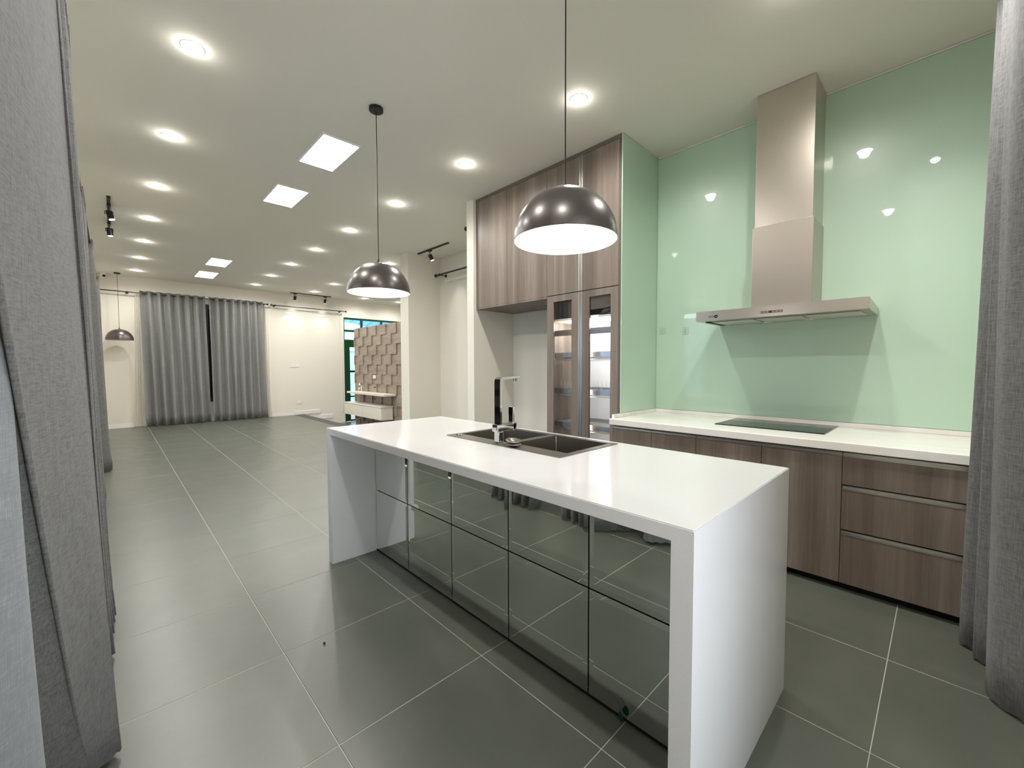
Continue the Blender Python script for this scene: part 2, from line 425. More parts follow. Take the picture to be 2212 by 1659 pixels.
# ------------------------------------------------------------------ green glass splashback
g1 = struct('wall_green_glass', box(XG-.012, XG-.001, YN+.01, YC-.014, .897, H-.016, .001), 'green')
g2 = struct('wall_green_return', box(3.142, XG-.004, YC-.013, YC-.001, .897, H-.003, .001), 'green')

# ------------------------------------------------------------------ kitchen island
X0, X1, Y0, Y1, ZT, TH = 1.0086, 1.909, .409, 2.8166, .90, .041
isl = thing('kitchen_island', 'white waterfall kitchen island with tinted mirror panels below its top', 'island', (1.46, 1.6, 0))
HX0, HX1, HY0, HY1 = 1.412, 1.848, 1.165, 1.988
tb = ring_slab(X0, X1, Y0, Y1, ZT-TH, ZT, [(HX0, HX1, HY0, HY1)])
es = [e for e in tb.edges if all(abs(v.co.z-ZT) < 1e-6 for v in e.verts) and len(e.link_faces) == 2 and any(abs(f.normal.z) < .5 for f in e.link_faces)]
tb.normal_update()
es = [e for e in tb.edges if all(abs(v.co.z-ZT) < 1e-6 for v in e.verts) and any(abs(f.normal.z) < .5 for f in e.link_faces)]
bmesh.ops.bevel(tb, geom=es, offset=.003, segments=2, affect='EDGES')
obj('worktop', tb, 'stone', isl)
LG = .058
obj('side_panel', box(X0, X1, Y0, Y0+LG, 0, ZT-TH), 'stone', isl)
obj('side_panel', box(X0, X1, Y1-LG, Y1, 0, ZT-TH), 'stone', isl)
obj('plinth', box(1.3135+.001, 1.3135+.022, Y0+LG+.001, Y1-LG-.001, 0.001, .011), 'black_matt', isl)
XM = 1.3135
car = box(XM+.022, 1.875, Y0+LG+.001, Y1-LG-.001, .02, .66)
bx(car, XM+.022, XM+.04, Y0+LG+.001, Y1-LG-.001, .66, ZT-TH-.001)
bx(car, 1.862, 1.875, Y0+LG+.001, Y1-LG-.001, .66, ZT-TH-.001)
obj('carcass', car, 'black_matt', isl)
ys = [2.7575, 2.3167, 1.8478, 1.3933, .9365, .468]
for r, (za, zb) in enumerate([(.012, .4325), (.4385, ZT-TH-.004)]):
    for a, b in zip(ys[1:], ys):
        a2, b2 = a+.003, b-.003; bv = .022; dp = .0016
        bm = B()
        o_ = [bm.verts.new((XM+dp, y, z)) for y, z in ((a2, za), (b2, za), (b2, zb), (a2, zb))]
        i_ = [bm.verts.new((XM, y, z)) for y, z in ((a2+bv, za+bv), (b2-bv, za+bv), (b2-bv, zb-bv), (a2+bv, zb-bv))]
        bk = [bm.verts.new((XM+.02, v.co.y, v.co.z)) for v in o_]
        bm.faces.new(i_); bm.faces.new(bk[::-1])
        for k in range(4):
            j = (k+1) % 4; bm.faces.new((o_[k], o_[j], i_[j], i_[k])); bm.faces.new((bk[k], bk[j], o_[j], o_[k]))
        bmesh.ops.recalc_face_normals(bm, faces=bm.faces)
        obj('mirror_panel', bm, 'mirror', isl)
for k in range(4):
    a = Y0+LG+.004+k*.5725
    d_ = obj('door', box(1.878, 1.896, a, a+.568, .06, ZT-TH-.03, .001), 'wood', isl)
    obj('handle', box(1.879, 1.902, a, a+.568, ZT-TH-.029, ZT-TH-.006), 'alu', d_)

# double bowl sink in the island
snk = thing('double_bowl_sink', 'stainless steel double bowl sink set into the island worktop', 'sink', (1.63, 1.577, .70))
b1 = (1.482, 1.820, 1.582, 1.972); b2 = (1.490, 1.828, 1.185, 1.535)
rim = ring_slab(1.396, 1.864, 1.150, 2.003, ZT+.0005, ZT+.0035, [b1, b2])
obj('rim', rim, 'sink', snk)
for (a, b, c, d) in (b1, b2):
    bm = B(); zb = .705; r_ = .012
    tp = [bm.verts.new((x, y, ZT+.002)) for x, y in ((a, c), (b, c), (b, d), (a, d))]
    bt = [bm.verts.new((x, y, zb)) for x, y in ((a+r_, c+r_), (b-r_, c+r_), (b-r_, d-r_), (a+r_, d-r_))]
    for k in range(4):
        j = (k+1) % 4; bm.faces.new((tp[k], tp[j], bt[j], bt[k]))
    bm.faces.new(bt)
    bmesh.ops.bevel(bm, geom=[e for e in bm.edges if not all(v in tp for v in e.verts)], offset=.012, segments=3, affect='EDGES')
    bmesh.ops.recalc_face_normals(bm, faces=bm.faces)
    bmesh.ops.reverse_faces(bm, faces=bm.faces)
    bowl = obj('bowl', bm, 'sink', snk, smooth=False)
    obj('drain', lathe(B(), [(0, zb+.004), (.03, zb+.004), (.042, zb+.006), (.044, zb+.001)], (a+b)/2, (c+d)/2, 20), 'chrome', bowl)
kn = B(); cyl(kn, (1.437, 1.945, ZT+.003), (1.437, 1.945, ZT+.012), .012, .010, 16)
obj('drain_knob', kn, 'chrome', snk)
kn = B(); cyl(kn, (1.437, 1.915, ZT+.003), (1.437, 1.915, ZT+.010), .009, .008, 16)
obj('drain_knob', kn, 'chrome', snk)

# mixer tap
TX, TY = 1.437, 1.592; Z0 = ZT+.0036
tap = thing('mixer_tap', 'square chrome mixer tap with tall flat spout and upright lever', 'tap', (TX, TY, Z0))
obj('tap_base', box(TX-.026, TX+.026, TY-.026, TY+.026, Z0, Z0+.005, .002), 'chrome', tap)
obj('tap_column', box(TX-.017, TX+.017, TY-.019, TY+.019, Z0+.005, .965, .004), 'chrome', tap)
obj('tap_body', box(TX-.030, TX+.108, TY-.022, TY+.022, .964, 1.003, .006), 'chrome', tap)
obj('lever', bx(box(TX+.084, TX+.098, TY-.018, TY+.018, 1.003, 1.090, .004), TX+.084, TX+.110, TY-.022, TY+.022, .962, 1.006, .004), 'chrome', tap)
sp = B()
pts = [(TX-.004, 1.003), (TX-.004, 1.222), (TX-.002, 1.233), (TX+.006, 1.240), (TX+.135, 1.246)]
th = .012; va = []
for k, (x, z) in enumerate(pts):
    q = pts[min(k+1, 4)]; p = pts[max(k-1, 0)]; dx, dz = q[0]-p[0], q[1]-p[1]; L = math.hypot(dx, dz); nx, nz = dz/L, -dx/L
    va.append([sp.verts.new(v) for v in ((x-nx*th/2, TY-.022, z-nz*th/2), (x-nx*th/2, TY+.022, z-nz*th/2), (x+nx*th/2, TY+.022, z+nz*th/2), (x+nx*th/2, TY-.022, z+nz*th/2))])
for a, b in zip(va, va[1:]):
    for k in range(4): sp.faces.new((a[k], a[(k+1) % 4], b[(k+1) % 4], b[k]))
sp.faces.new(va[0]); sp.faces.new(va[-1][::-1]); bmesh.ops.recalc_face_normals(sp, faces=sp.faces)
spo = obj('spout', sp, 'chrome', tap)
obj('nozzle', cyl(B(), (TX+.118, TY, 1.242), (TX+.118, TY, 1.224), .013, .012, 20), 'chrome', spo)
# loose sink strainers on the rim
for k, (x, y, z, tl, lb) in enumerate([(1.432, 1.478, ZT+.004, .0, 'lower chrome sink strainer lying on the sink rim by the tap'), (1.439, 1.487, ZT+.0215, .16, 'upper chrome sink strainer resting tilted on the other strainer')]):
    st = lathe(B(), [(0, 0), (.018, 0), (.022, .004), (.037, .008), (.040, .011), (.038, .013), (.022, .009), (.017, .004), (0, .004)], 0, 0, 28)
    o = obj('sink_strainer', st, 'sink', at=(0, 0, 0), smooth=True); o.location = (x, y, z); o.rotation_euler = (tl, -tl*.4, 0)
    tag(o, lb, 'strainer', 'sink strainers on the rim')
    kb = cyl(B(), (0, 0, .004), (0, 0, .014), .004, .006, 12); q = obj('pull_knob', kb, 'chrome', at=(0, 0, 0)); q.parent = o
# teal leaf at the foot of the mirror panels
lf = B(); L_ = [(0, 0), (.010, .008), (.014, .020), (.010, .034), (0, .042), (-.009, .032), (-.012, .018), (-.007, .007)]
fv = [lf.verts.new((XM-.016+.004*math.sin(i), .778+a, b+.003)) for i, (a, b) in enumerate(L_)]; lf.faces.new(fv)
bmesh.ops.solidify(lf, geom=lf.faces[:], thickness=.0012)
tube(lf, [(XM-.016, .778, .040), (XM-.014, .786, .055), (XM-.012, .796, .072)], .0012, 5)
tag(obj('leaf', lf, 'teal'), 'small teal leaf standing on the floor against a mirror panel', 'leaf')

# ------------------------------------------------------------------ wall run of base units
XF = 2.995; CT, CB = .865, .815
ct = thing('wall_countertop', 'veined white countertop running below the green glass wall', 'countertop', (3.37, .73, CB))
obj('slab', box(XF-.022, XG-.003, YN+.004, YC-.004, CB, CT, .004), 'counter', ct)
up_ = B(); bx(up_, XG-.030, XG-.0025, YN+.004, YC-.004, CT, .8955, .003); bx(up_, XF+.02, XG-.030, YC-.030, YC-.004, CT, .8955, .003)
obj('upstand', up_, 'counter', ct)
seams = [1.905, 1.555, 1.213, .795, .384, -.444]
labs = ['narrow base unit against the tall cabinet side', 'narrow base unit, second from the tall cabinet', 'base unit under the far half of the black hob', 'base unit under the near half of the black hob', 'base unit with three stacked drawers and steel grips']
ZB = .048; ZTOP = .808
for k in range(5):
    b, a = seams[k], seams[k+1]
    t = thing('base_cabinet', 'grey oak ' + labs[k], 'cabinet', (3.4, (a+b)/2, 0), 'base units below the green glass')
    obj('carcass', box(XF+.022, XG-.014, a+.001, b-.001, ZB, CB-.003), 'wood_dark', t)
    obj('plinth', box(XF+.055, XF+.07, a+.001, b-.001, 0.001, ZB), 'black_matt', t)
    def front(nm, z0, z1):
        d = obj(nm, box(XF, XF+.019, a+.0015, b-.0015, z0, z1-.026, .0008), 'wood', t)
        h = B(); bx(h, XF-.002, XF+.012, a+.0015, b-.0015, z1-.026, z1-.016); bx(h, XF+.010, XF+.013, a+.0015, b-.0015, z1-.016, z1-.004)
        bx(h, XF-.002, XF+.018, a+.0015, b-.0015, z1-.005, z1-.001)
        obj('grip_profile', h, 'alu', d)
    if k < 4: front('door', ZB, ZTOP)
    else:
        front('drawer', .622, ZTOP); front('drawer', .362, .617); front('drawer', ZB, .357)

# induction hob
hob = thing('induction_hob', 'black ceramic glass hob set in the white countertop', 'hob', (3.49, .84, CT))
obj('glass_top', box(3.235, 3.725, .508, 1.175, CT, CT+.006, .0015), 'hob', hob)
for cx, cy, r in [(3.38, .68, .085), (3.60, .69, .075), (3.36, 1.0, .075), (3.60, 1.02, .09)]:
    obj('cooking_zone', lathe(B(), [(r-.002, CT+.0062), (r, CT+.0066), (r+.002, CT+.0062)], cx, cy, 40), 'hob_ring', hob)

# ------------------------------------------------------------------ tall cabinets
XC = 3.138
tall = thing('tall_pantry_cabinet', 'tall grey oak cabinet with two glazed lower doors and lit racks', 'cabinet', (3.44, 2.34, 0))
ya, yb, ym = 1.9275, 2.7545, 2.345
ZS = 1.993
cb = B()
bx(cb, XC+.021, XG-.03, ya, ya+.018, .0, H-.003); bx(cb, XC+.021, XG-.03, yb-.018, yb, 0, H-.003)
bx(cb, XC+.021, XG-.03, ya+.018, yb-.018, 1.97, 1.99); bx(cb, XC+.021, XG-.03, ya+.018, yb-.018, H-.03, H-.003)
bx(cb, XC+.021, XG-.03, ya+.018, yb-.018, .06, .08); bx(cb, XC+.03, XG-.03, ya+.018, yb-.018, 0.001, .06)
obj('carcass', cb, 'wood', tall)
obj('back_board', box(3.725, 3.738, ya+.018, yb-.018, .08, 1.97), 'white', tall)
obj('shelf', box(XC+.03, 3.724, ya+.019, yb-.019, 1.742, 1.762), 'cream', tall)
obj('black_panel', box(XC+.036, XC+.05, ya+.019, yb-.019, 1.764, 1.968), 'black_matt', tall)  # black panel across the top compartment, just behind the panes
obj('pelmet', box(XC+.06, XC+.075, ya+.019, yb-.019, 1.60, 1.655), 'wood_dark', tall)
pk = obj('puck_light', lathe(B(), [(0, 1.722), (.07, 1.722), (.075, 1.728), (.075, 1.741)], XC+.17, 2.14, 28), ['puck'], tall)
for py_ in (2.12, 2.52):
    L = bpy.data.lights.new('cabinet_light', 'POINT'); L.energy = 3; L.shadow_soft_size = .06
    q = bpy.data.objects.new('cabinet_light', L); COL.objects.link(q); q.parent = tall; q.location = Vector((XC+.20, py_, 1.69))-tall.location
obj('added_light_strip', box(XC+.045, XC+.052, ya+.021, ya+.033, .12, 1.72), 'puck', tall)  # hidden strips added to light the shelves below the pucks
obj('added_light_strip', box(XC+.045, XC+.052, ym-.006, ym+.006, .12, 1.72), 'puck', tall)
pk2 = obj('puck_light', lathe(B(), [(0, 1.722), (.07, 1.722), (.075, 1.728), (.075, 1.741)], XC+.30, 2.55, 28), ['puck'], tall)
obj('filler_strip', box(XC-.001, XC+.019, YC+.0005, 3.866, H-.034, H-.002), 'wood_dark', tall)
for (a, b, hs) in [(ya+.016, ym-.024, 1), (ym+.024, yb-.0015, -1)]:
    # upper plain door
    d = obj('upper_door', box(XC, XC+.019, a, b, ZS+.004, H-.036, .0008), 'wood', tall)
    ha, hb = (b+.0005, b+.0225) if hs > 0 else (a-.0225, a-.0005)
    hm = B(); bx(hm, XC-.001, XC+.018, ha, hb, ZS+.004, H-.036, .002); bx(hm, XC-.006, XC, (ha+hb)/2-.003, (ha+hb)/2+.003, ZS+.004, H-.036)
    obj('grip_profile', hm, 'alu', d)
    # glazed lower door
    fr = B(); sw = .078; z0, z1 = .062, ZS-.003; ga, gb = a+(.077 if hs > 0 else sw), b-(.077 if hs > 0 else .085)
    bx(fr, XC, XC+.019, a, ga, z0, z1, .0008); bx(fr, XC, XC+.019, gb, b, z0, z1, .0008)
    bx(fr, XC, XC+.019, ga, gb, 1.930, z1, .0008); bx(fr, XC, XC+.019, ga, gb, z0, z0+.08, .0008)
    d2 = obj('glazed_door', fr, 'wood', tall)
    obj('pane', box(XC+.008, XC+.012, ga, gb, z0+.08, 1.930), 'glass', d2)
    hm = B(); bx(hm, XC-.001, XC+.018, ha, hb, z0, z1, .002); bx(hm, XC-.006, XC, (ha+hb)/2-.003, (ha+hb)/2+.003, z0, z1)
    obj('grip_profile', hm, 'alu', d2)
obj('edge_strip', box(XC, XC+.019, YC+.0005, ya+.014, 0.002, H-.036, .0008), 'wood_dark', tall)
# wire racks inside
for zr, arcs in ((1.415, True), (1.06, True), (.725, False)):
    rk = B(); xa, xb, y0_, y1_ = XC+.09, 3.70, ya+.03, yb-.03
    bx(rk, xa, xa+.012, y0_, y1_, zr-.028, zr+.022, .002); bx(rk, xb-.012, xb, y0_, y1_, zr-.02, zr+.02)
    bx(rk, xa, xb, y0_, y0_+.01, zr-.02, zr+.02); bx(rk, xa, xb, y1_-.01, y1_, zr-.02, zr+.02)
    rr = obj('wire_rack', rk, 'alu', tall)
    tr = obj('drip_tray', box(xa+.02, xa+.14, y0_+.012, y1_-.012, zr-.05, zr-.044), 'steel', rr)
    wr = B()
    for q in range(34):
        yy = y0_+.02+q*(y1_-y0_-.04)/33
        if arcs:
            hgt = .105 if yy < ym else .10
            pts = [(xa+.05, yy-.010, zr), (xa+.05, yy-.008, zr+hgt*.6), (xa+.05, yy, zr+hgt), (xa+.05, yy+.008, zr+hgt*.6), (xa+.05, yy+.010, zr)]
            if q % 2 == 0: tube(wr, pts, .0014, 5, False)
        tube(wr, [(xa+.012, yy, zr-.012), (xb-.012, yy, zr-.012)], .0013, 5, False)
    o = obj('wires', wr, 'alu', rr); o['kind'] = 'stuff'
for (yy, zz) in [(2.735, 1.315), (2.735, .646)]:
    obj('hinge', box(XC+.035, XC+.07, yy-.012, yy+.001, zz-.02, zz+.02, .003), 'chrome', tall)
# bridging cabinet over the recess
br = thing('bridging_cabinet', 'high grey oak cupboard with two plain doors over the empty recess', 'cabinet', (3.44, 3.31, 1.995))
obj('carcass', box(XC+.021, 3.748, 2.7565, 3.864, ZS+.001, H-.003), 'wood', br)
for a, b in ((2.757, 3.331), (3.334, 3.864)):
    obj('door', box(XC, XC+.019, a, b, ZS+.001, H-.036, .0008), 'wood', br)
obj('underside', box(XC+.001, 3.748, 2.7565, 3.864, ZS-.018, ZS), 'wood', br)

# ------------------------------------------------------------------ cooker hood
hd = thing('cooker_hood', 'stainless chimney cooker hood on the green glass wall above the hob', 'cooker hood', (3.5, .82, 1.64))
XH, XB = 3.268, XG-.0135
cn = B(); yA, yB = .3154, 1.3383
prof = [(XH, 1.642), (XB, 1.642), (XB, 1.692), (XH+.03, 1.7155), (XH, 1.7155)]
e0 = [cn.verts.new((x, yA, z)) for x, z in prof]; e1 = [cn.verts.new((x, yB, z)) for x, z in prof]
cn.faces.new(e0); cn.faces.new(e1[::-1])
for k in range(5): cn.faces.new((e0[k], e1[k], e1[(k+1) % 5], e0[(k+1) % 5]))
bmesh.ops.recalc_face_normals(cn, faces=cn.faces); bmesh.ops.bevel(cn, geom=cn.edges[:], offset=.0025, segments=2, affect='EDGES')
can = obj('canopy', cn, 'steel', hd)
obj('chimney_lower', box(3.429, XB, .631, 1.003, 1.71, 2.31, .003), 'steel_satin', hd)
obj('chimney_upper', box(3.437, XB, .639, .990, 2.31, H-.002, .0015), 'steel', hd)
for a, b in ((.36, .655), (.672, .945), (.962, 1.245)):
    obj('filter_panel', box(XH+.085, XH+.33, a, b, 1.634, 1.641, .002), 'filter', can)
obj('grease_slot', box(XH+.07, XH+.40, 1.262, 1.292, 1.636, 1.6415), 'black_matt', can)
for y in (.687, .955):
    obj('hood_lamp', lathe(B(), [(0, 1.634), (.026, 1.634), (.032, 1.6375), (.034, 1.642)], XB-.062, y, 24), 'filter', can)
obj('control_strip', box(XH-.0015, XH+.002, .760, .897, 1.664, 1.681), 'wood_dark', can)
obj('display', box(XH-.0025, XH-.001, .826, .842, 1.666, 1.679), 'black', can)
for k in range(6):
    yk = .775+k*.0215 if k < 3 else .785+k*.0215
    if .82 < yk < .848: continue
    obj('button', cyl(B(), (XH-.0015, yk, 1.6725), (XH-.003, yk, 1.6725), .004, .0035, 10), 'steel', can)
# maker's mark: a short word and a ring-shaped emblem
tc = bpy.data.curves.new('maker_word', 'FONT'); tc.body = 'FAGOR'; tc.size = .014; tc.extrude = .0004; tc.align_x = 'CENTER'; tc.align_y = 'CENTER'
to = bpy.data.objects.new('tmp', tc); COL.objects.link(to)
me = bpy.data.meshes.new_from_object(to.evaluated_get(bpy.context.evaluated_depsgraph_get())); bpy.data.objects.remove(to)
mk = bpy.data.objects.new('maker_word', me); me.materials.append(MT['black_matt']); COL.objects.link(mk); mk.parent = can
mk.location = Vector((XH-.0015, 1.222, 1.672)) - origin_of(can); mk.rotation_euler = (PI/2, 0, -PI/2)
obj('maker_emblem', lathe(B(), [(.0045, 0), (.0045, .0012), (.012, .0012), (.012, 0), (.0045, 0)], 0, 0, 24), 'black_matt', can, at=(0, 0, 0))
em = can.children[-1]
for ch in can.children:
    if ch.name.startswith('maker_emblem'):
        ch.rotation_euler = (0, -PI/2, 0); ch.location = Vector((XH-.001, 1.190, 1.672)) - origin_of(can)

# adhesive hooks on the green glass
for y, z, lb in ((1.852, 1.629, 'clear adhesive hook on green glass closest to the cabinet corner'), (1.631, 1.618, 'clear adhesive hook on green glass closest to the cooker hood')):
    hk = thing('adhesive_hook', lb, 'hook', (XG-.0125, y, z), 'hooks on the green glass')
    obj('pad', box(XG-.0145, XG-.0125, y-.03, y+.03, z-.03, z+.035, .0008), 'clearpad', hk)
    obj('hook_wire', tube(B(), [(XG-.016, y, z+.018), (XG-.017, y, z-.010), (XG-.024, y+.001, z-.016), (XG-.032, y+.003, z-.008)], .0022, 8), 'steel', hk)

# ------------------------------------------------------------------ lamps
def spot_light(parent, loc, energy, size=2.2, blend=.8, radius=.04, rgb=(1, .975, .93)):
    L = bpy.data.lights.new('lamp_light', 'SPOT'); L.energy = energy; L.spot_size = size; L.spot_blend = blend; L.shadow_soft_size = radius; L.color = rgb
    o = bpy.data.objects.new('lamp_light', L); COL.objects.link(o); o.parent = parent; o.location = loc; return o
def make_downlight(label, x, y):
    t = thing('downlight', label, 'ceiling light', (x, y, H), 'recessed downlights')
    obj('trim_ring', lathe(B(), [(.0555, H-.001), (.056, H-.003), (.060, H-.003), (.063, H-.001)], x, y, 28), 'white', t)
    obj('lens', lathe(B(), [(0, H-.009), (.022, H-.0085), (.042, H-.006), (.0555, H-.002)], x, y, 24), 'lens', t, smooth=True)
    spot_light(t, (0, 0, -.02), E_DOWN, 2.95, .75)
    L = bpy.data.lights.new('halo_light', 'POINT'); L.energy = E_HALO; L.shadow_soft_size = .012; L.color = (1, .96, .89)
    q = bpy.data.objects.new('halo_light', L); COL.objects.link(q); q.parent = t; q.location = (0, 0, -.028)
    return t
ORD = ['first', 'second', 'third', 'fourth', 'fifth', 'sixth', 'seventh', 'eighth', 'ninth', 'tenth']
proto = None
def place_downlight(x, y, label):
    global proto
    if proto is None: proto = make_downlight(label, x, y); return proto
    return copy_thing(proto, (x, y, H), label)
for k in range(9):
    y = .534+k*1.351
    place_downlight(.415, y, f'round downlight in the row beside the window curtains, {ORD[k]} from the camera wall')
for k in range(9):
    y = .552+k*1.352
    place_downlight(2.518, y, f'round downlight in the middle ceiling row, {ORD[k]} from the cooker hood end')
for k, y in enumerate((7.35, 8.70, 10.05, 11.39)):
    place_downlight(3.855, y, f'round downlight in the row past the alcove, {ORD[k]} from the white pier')
place_downlight(5.27, 11.55, 'round downlight over the entrance steps nearer the screen-wall track')
place_downlight(6.33, 11.53, 'round downlight in the entrance corner beyond the pendant shade')

pts_ = [(1.335, 1.637, 3.645, 4.270), (1.335, 1.637, 4.972, 5.570), (1.335, 1.642, 9.085, 9.740), (1.335, 1.647, 10.47, 11.175)]
pl = ['square ceiling panel light closest to the island pendants', 'square ceiling panel light second from the island pendants', 'flat ceiling panel light third along towards the far curtains', 'flat ceiling panel light closest to the far curtained window']
for (a, b, c, d), lb in zip(pts_, pl):
    t = thing('panel_light', lb, 'ceiling light', ((a+b)/2, (c+d)/2, H), 'ceiling panel lights')
    obj('frame', ring_slab(a-.012, b+.012, c-.012, d+.012, H-.012, H-.0005, [(a, b, c, d)]), 'white', t)
    obj('diffuser', box(a, b, c, d, H-.010, H-.006), 'diffuser', t)

def pendant(label, x, y, R=.233, zr=1.868, za=2.098, lit=True):
    t = thing('dome_pendant', label, 'pendant lamp', (x, y, za), 'dome pendants')
    hh = za-zr; prof = []
    for k in range(17):
        a = PI/2*k/16; prof.append((R*math.sin(a)**.96 if k else 0.0, zr+hh*math.cos(a)**1.0))
    obj('shade', lathe(B(), prof, x, y, 56), 'dome', t, smooth=True)
    inn = [(max(r-.0035, 0), zr+(z-zr)*.975) for r, z in prof]
    si = obj('shade_lining', lathe(B(), inn+[(R, zr)], x, y, 56), 'white', t, smooth=True)
    obj('cord_cap', lathe(B(), [(.02, za-.002), (.014, za+.008), (.006, za+.022), (.005, za+.03)], x, y, 20), 'black', t)
    obj('cord', cyl(B(), (x, y, za+.02), (x, y, H-.02), .0032, n=8), 'black', t)
    obj('ceiling_rose', lathe(B(), [(0, H-.026), (.048, H-.026), (.052, H-.022), (.052, H-.001)], x, y, 32), 'black', t, smooth=False)
    obj('lamp_holder', cyl(B(), (x, y, za-.01), (x, y, za-.075), .02, n=16), 'white', t)
    obj('bulb', lathe(B(), [(.013, za-.075), (.02, za-.09), (.030, za-.115), (.030, za-.135), (.02, za-.155), (0, za-.163)], x, y, 24), 'bulb' if lit else 'white', t, smooth=True)
    if lit:
        L = bpy.data.lights.new('lamp_light', 'POINT'); L.energy = E_PEND; L.shadow_soft_size = .03; L.color = (1, .985, .97)
        o = bpy.data.objects.new('lamp_light', L); COL.objects.link(o); o.parent = t; o.location = (0, 0, -.19)
    return t
pendant('large dark dome pendant lit white inside, over the sink end of the island', 1.498, 1.206)
pendant('dark dome pendant lit inside, over the curtain end of the island', 1.498, 3.028)
pendant('distant black dome pendant hanging before the far cream wall', .132, 11.88, R=.222, lit=False)

def can_spot(root, x, y, z, aim, tilt=(0, 0), lit=True, r=.032, ln=.095):
    """adapter, bracket and tilted can hanging below a track at z"""
    t = thing('track_spotlight', root[0], 'spotlight', (x, y, z), root[1])
    obj('adapter', box(x-.018, x+.018, y-.04, y+.04, z-.022, z-.001, .003) if aim == 'y' else box(x-.04, x+.04, y-.018, y+.018, z-.022, z-.001, .003), 'black', t)
    obj('stem', cyl(B(), (x, y, z-.022), (x, y, z-.07), .006, n=10), 'black', t)
    obj('bracket', tube(B(), [(x-.036, y, z-.115), (x-.036, y, z-.075), (x-.02, y, z-.066), (x+.02, y, z-.066), (x+.036, y, z-.075), (x+.036, y, z-.115)], .004, 6), 'black', t)
    top = Vector((x, y, z-.075)); d = Vector((tilt[0], tilt[1], -1)).normalized(); bot = top+d*ln
    obj('can', cyl(B(), top, bot, r, n=24), 'black', t)
    if lit:
        obj('lamp_face', cyl(B(), bot+d*.0005, bot+d*.002, r*.86, n=20), 'spotface', t)
        s = spot_light(t, bot+d*.004-Vector((x, y, z)), 9, 1.1, .8, .03, (1, .98, .95))
        s.rotation_euler = d.to_track_quat('-Z', 'Y').to_euler()
    return t
def track(label, a, b):
    bm = B(); bx(bm, min(a[0], b[0])-.016, max(a[0], b[0])+.016, min(a[1], b[1])-.016, max(a[1], b[1])+.016, H-.020, H-.001, .003)
    return tag(obj('light_track', bm, 'black'), label, 'light track')
track('black ceiling track for two spotlights beside the window curtains', (.03, 6.66), (.03, 8.0))
can_spot(('black spotlight with white face on the curtain-side track, lower in view', 'spots on the curtain-side track'), .03, 7.80, H-.02, 'y', (.1, .0))
can_spot(('black tilted spotlight with white face at the near end of the curtain-side track', 'spots on the curtain-side track'), .03, 6.95, H-.02, 'y', (.25, -.1))
track('long black ceiling track parallel to the far wall', (3.43, 11.9), (4.44, 11.9))
can_spot(('small dark spotlight on the far track, closer to the grey curtains', 'spots on the far track'), 3.53, 11.9, H-.02, 'x', (0, .45))
can_spot(('small dark spotlight on the far track, closer to the green door', 'spots on the far track'), 4.30, 11.9, H-.02, 'x', (0, .45))
track('short black ceiling track in the alcove mouth', (3.87, 5.47), (3.87, 6.33))
can_spot(('black spotlight hanging from the short alcove track', 'spots in the alcove'), 3.87, 5.98, H-.02, 'y', (.35, -.25))

track('added unseen ceiling track above the aisle between island and drawers', (2.05, .10), (2.65, .10))  # unseen track and spot added to light drawers, counter and green glass
fill_spot = can_spot(('added unseen spotlight on the aisle track brightening the wall units', 'added spots over the aisle'), 2.35, .10, H-.02, 'x', (.36, -.03))
for ch in fill_spot.children:
    if ch.type == 'LIGHT': ch.data.energy = 55; ch.data.spot_size = 1.9; ch.data.spot_blend = .9
# security camera on the ceiling corner
cc = thing('security_camera', 'small white dome camera with black eye high on the far wall', 'camera', (-.085, 12.05, H))
obj('mount', lathe(B(), [(0, H-.001), (.05, H-.001), (.05, H-.03), (0, H-.03)], -.085, 12.05, 24), 'plastic', cc)
obj('camera_body', lathe(B(), [(0, H-.105), (.025, H-.1), (.04, H-.085), (.046, H-.06), (.042, H-.03)], -.085, 12.05, 24), 'plastic', cc, smooth=True)
obj('camera_eye', cyl(B(), (-.068, 12.012, H-.068), (-.058, 11.998, H-.074), .026, .022, n=18), 'black', cc)

# ------------------------------------------------------------------ curtain rods
def rod(label, a, b, posts, wall, r=.011, m='black', finial=True, group=None):
    a, b = Vector(a), Vector(b)
    t = thing('curtain_rod', label, 'curtain rod', (a+b)/2, group)
    obj('pole', cyl(B(), a, b, r, n=16), m, t)
    d = (b-a).normalized()
    if finial:
        for p, s in ((a, -1), (b, 1)):
            f = B(); bmesh.ops.create_uvsphere(f, u_segments=16, v_segments=10, radius=r*2.2); bmesh.ops.translate(f, verts=f.verts, vec=p+d*s*r*1.6)
            obj('finial', f, m, t, smooth=True)
    for q in posts:
        p = a+(b-a)*q
        e = Vector((wall[1], p.y, p.z-.0)) if wall[0] == 'x' else Vector((p.x, wall[1], p.z))
        bk = B(); cyl(bk, p+Vector((0, 0, -.004)), e+Vector((0, 0, -.004)), .008, n=10); dd = (p-e).normalized(); cyl(bk, e+dd*.001, e+dd*.008, .028, n=16)
        cyl(bk, p-d*.015, p+d*.015, r*1.5, n=16)
        obj('bracket', bk, m, t)
    return t
rod('black curtain rod carrying the grey curtains on the far wall', (-.30, 12.06, 2.905), (2.90, 12.06, 2.905), (.02, .18, .98), ('y', YW))
rod('bare black curtain rod on the far wall beside the green door', (3.02, 12.06, 2.90), (4.91, 12.06, 2.90), (.04, .94), ('y', YW))
rod('thin white inner rail below the bare black rod on the far wall', (3.02, 12.14, 2.845), (4.80, 12.14, 2.845), (.03, .5, .97), ('y', YW), .006, 'plastic', False)
rod('black curtain rod inside the alcove', (4.2, 4.6, 2.915), (4.2, 6.28, 2.915), (.46, .95), ('x', 4.34), .014)
rod('white rail below the black rod inside the alcove', (4.26, 4.6, 2.80), (4.26, 6.12, 2.80), (.05, .98), ('x', 4.34), .009, 'plastic', False)
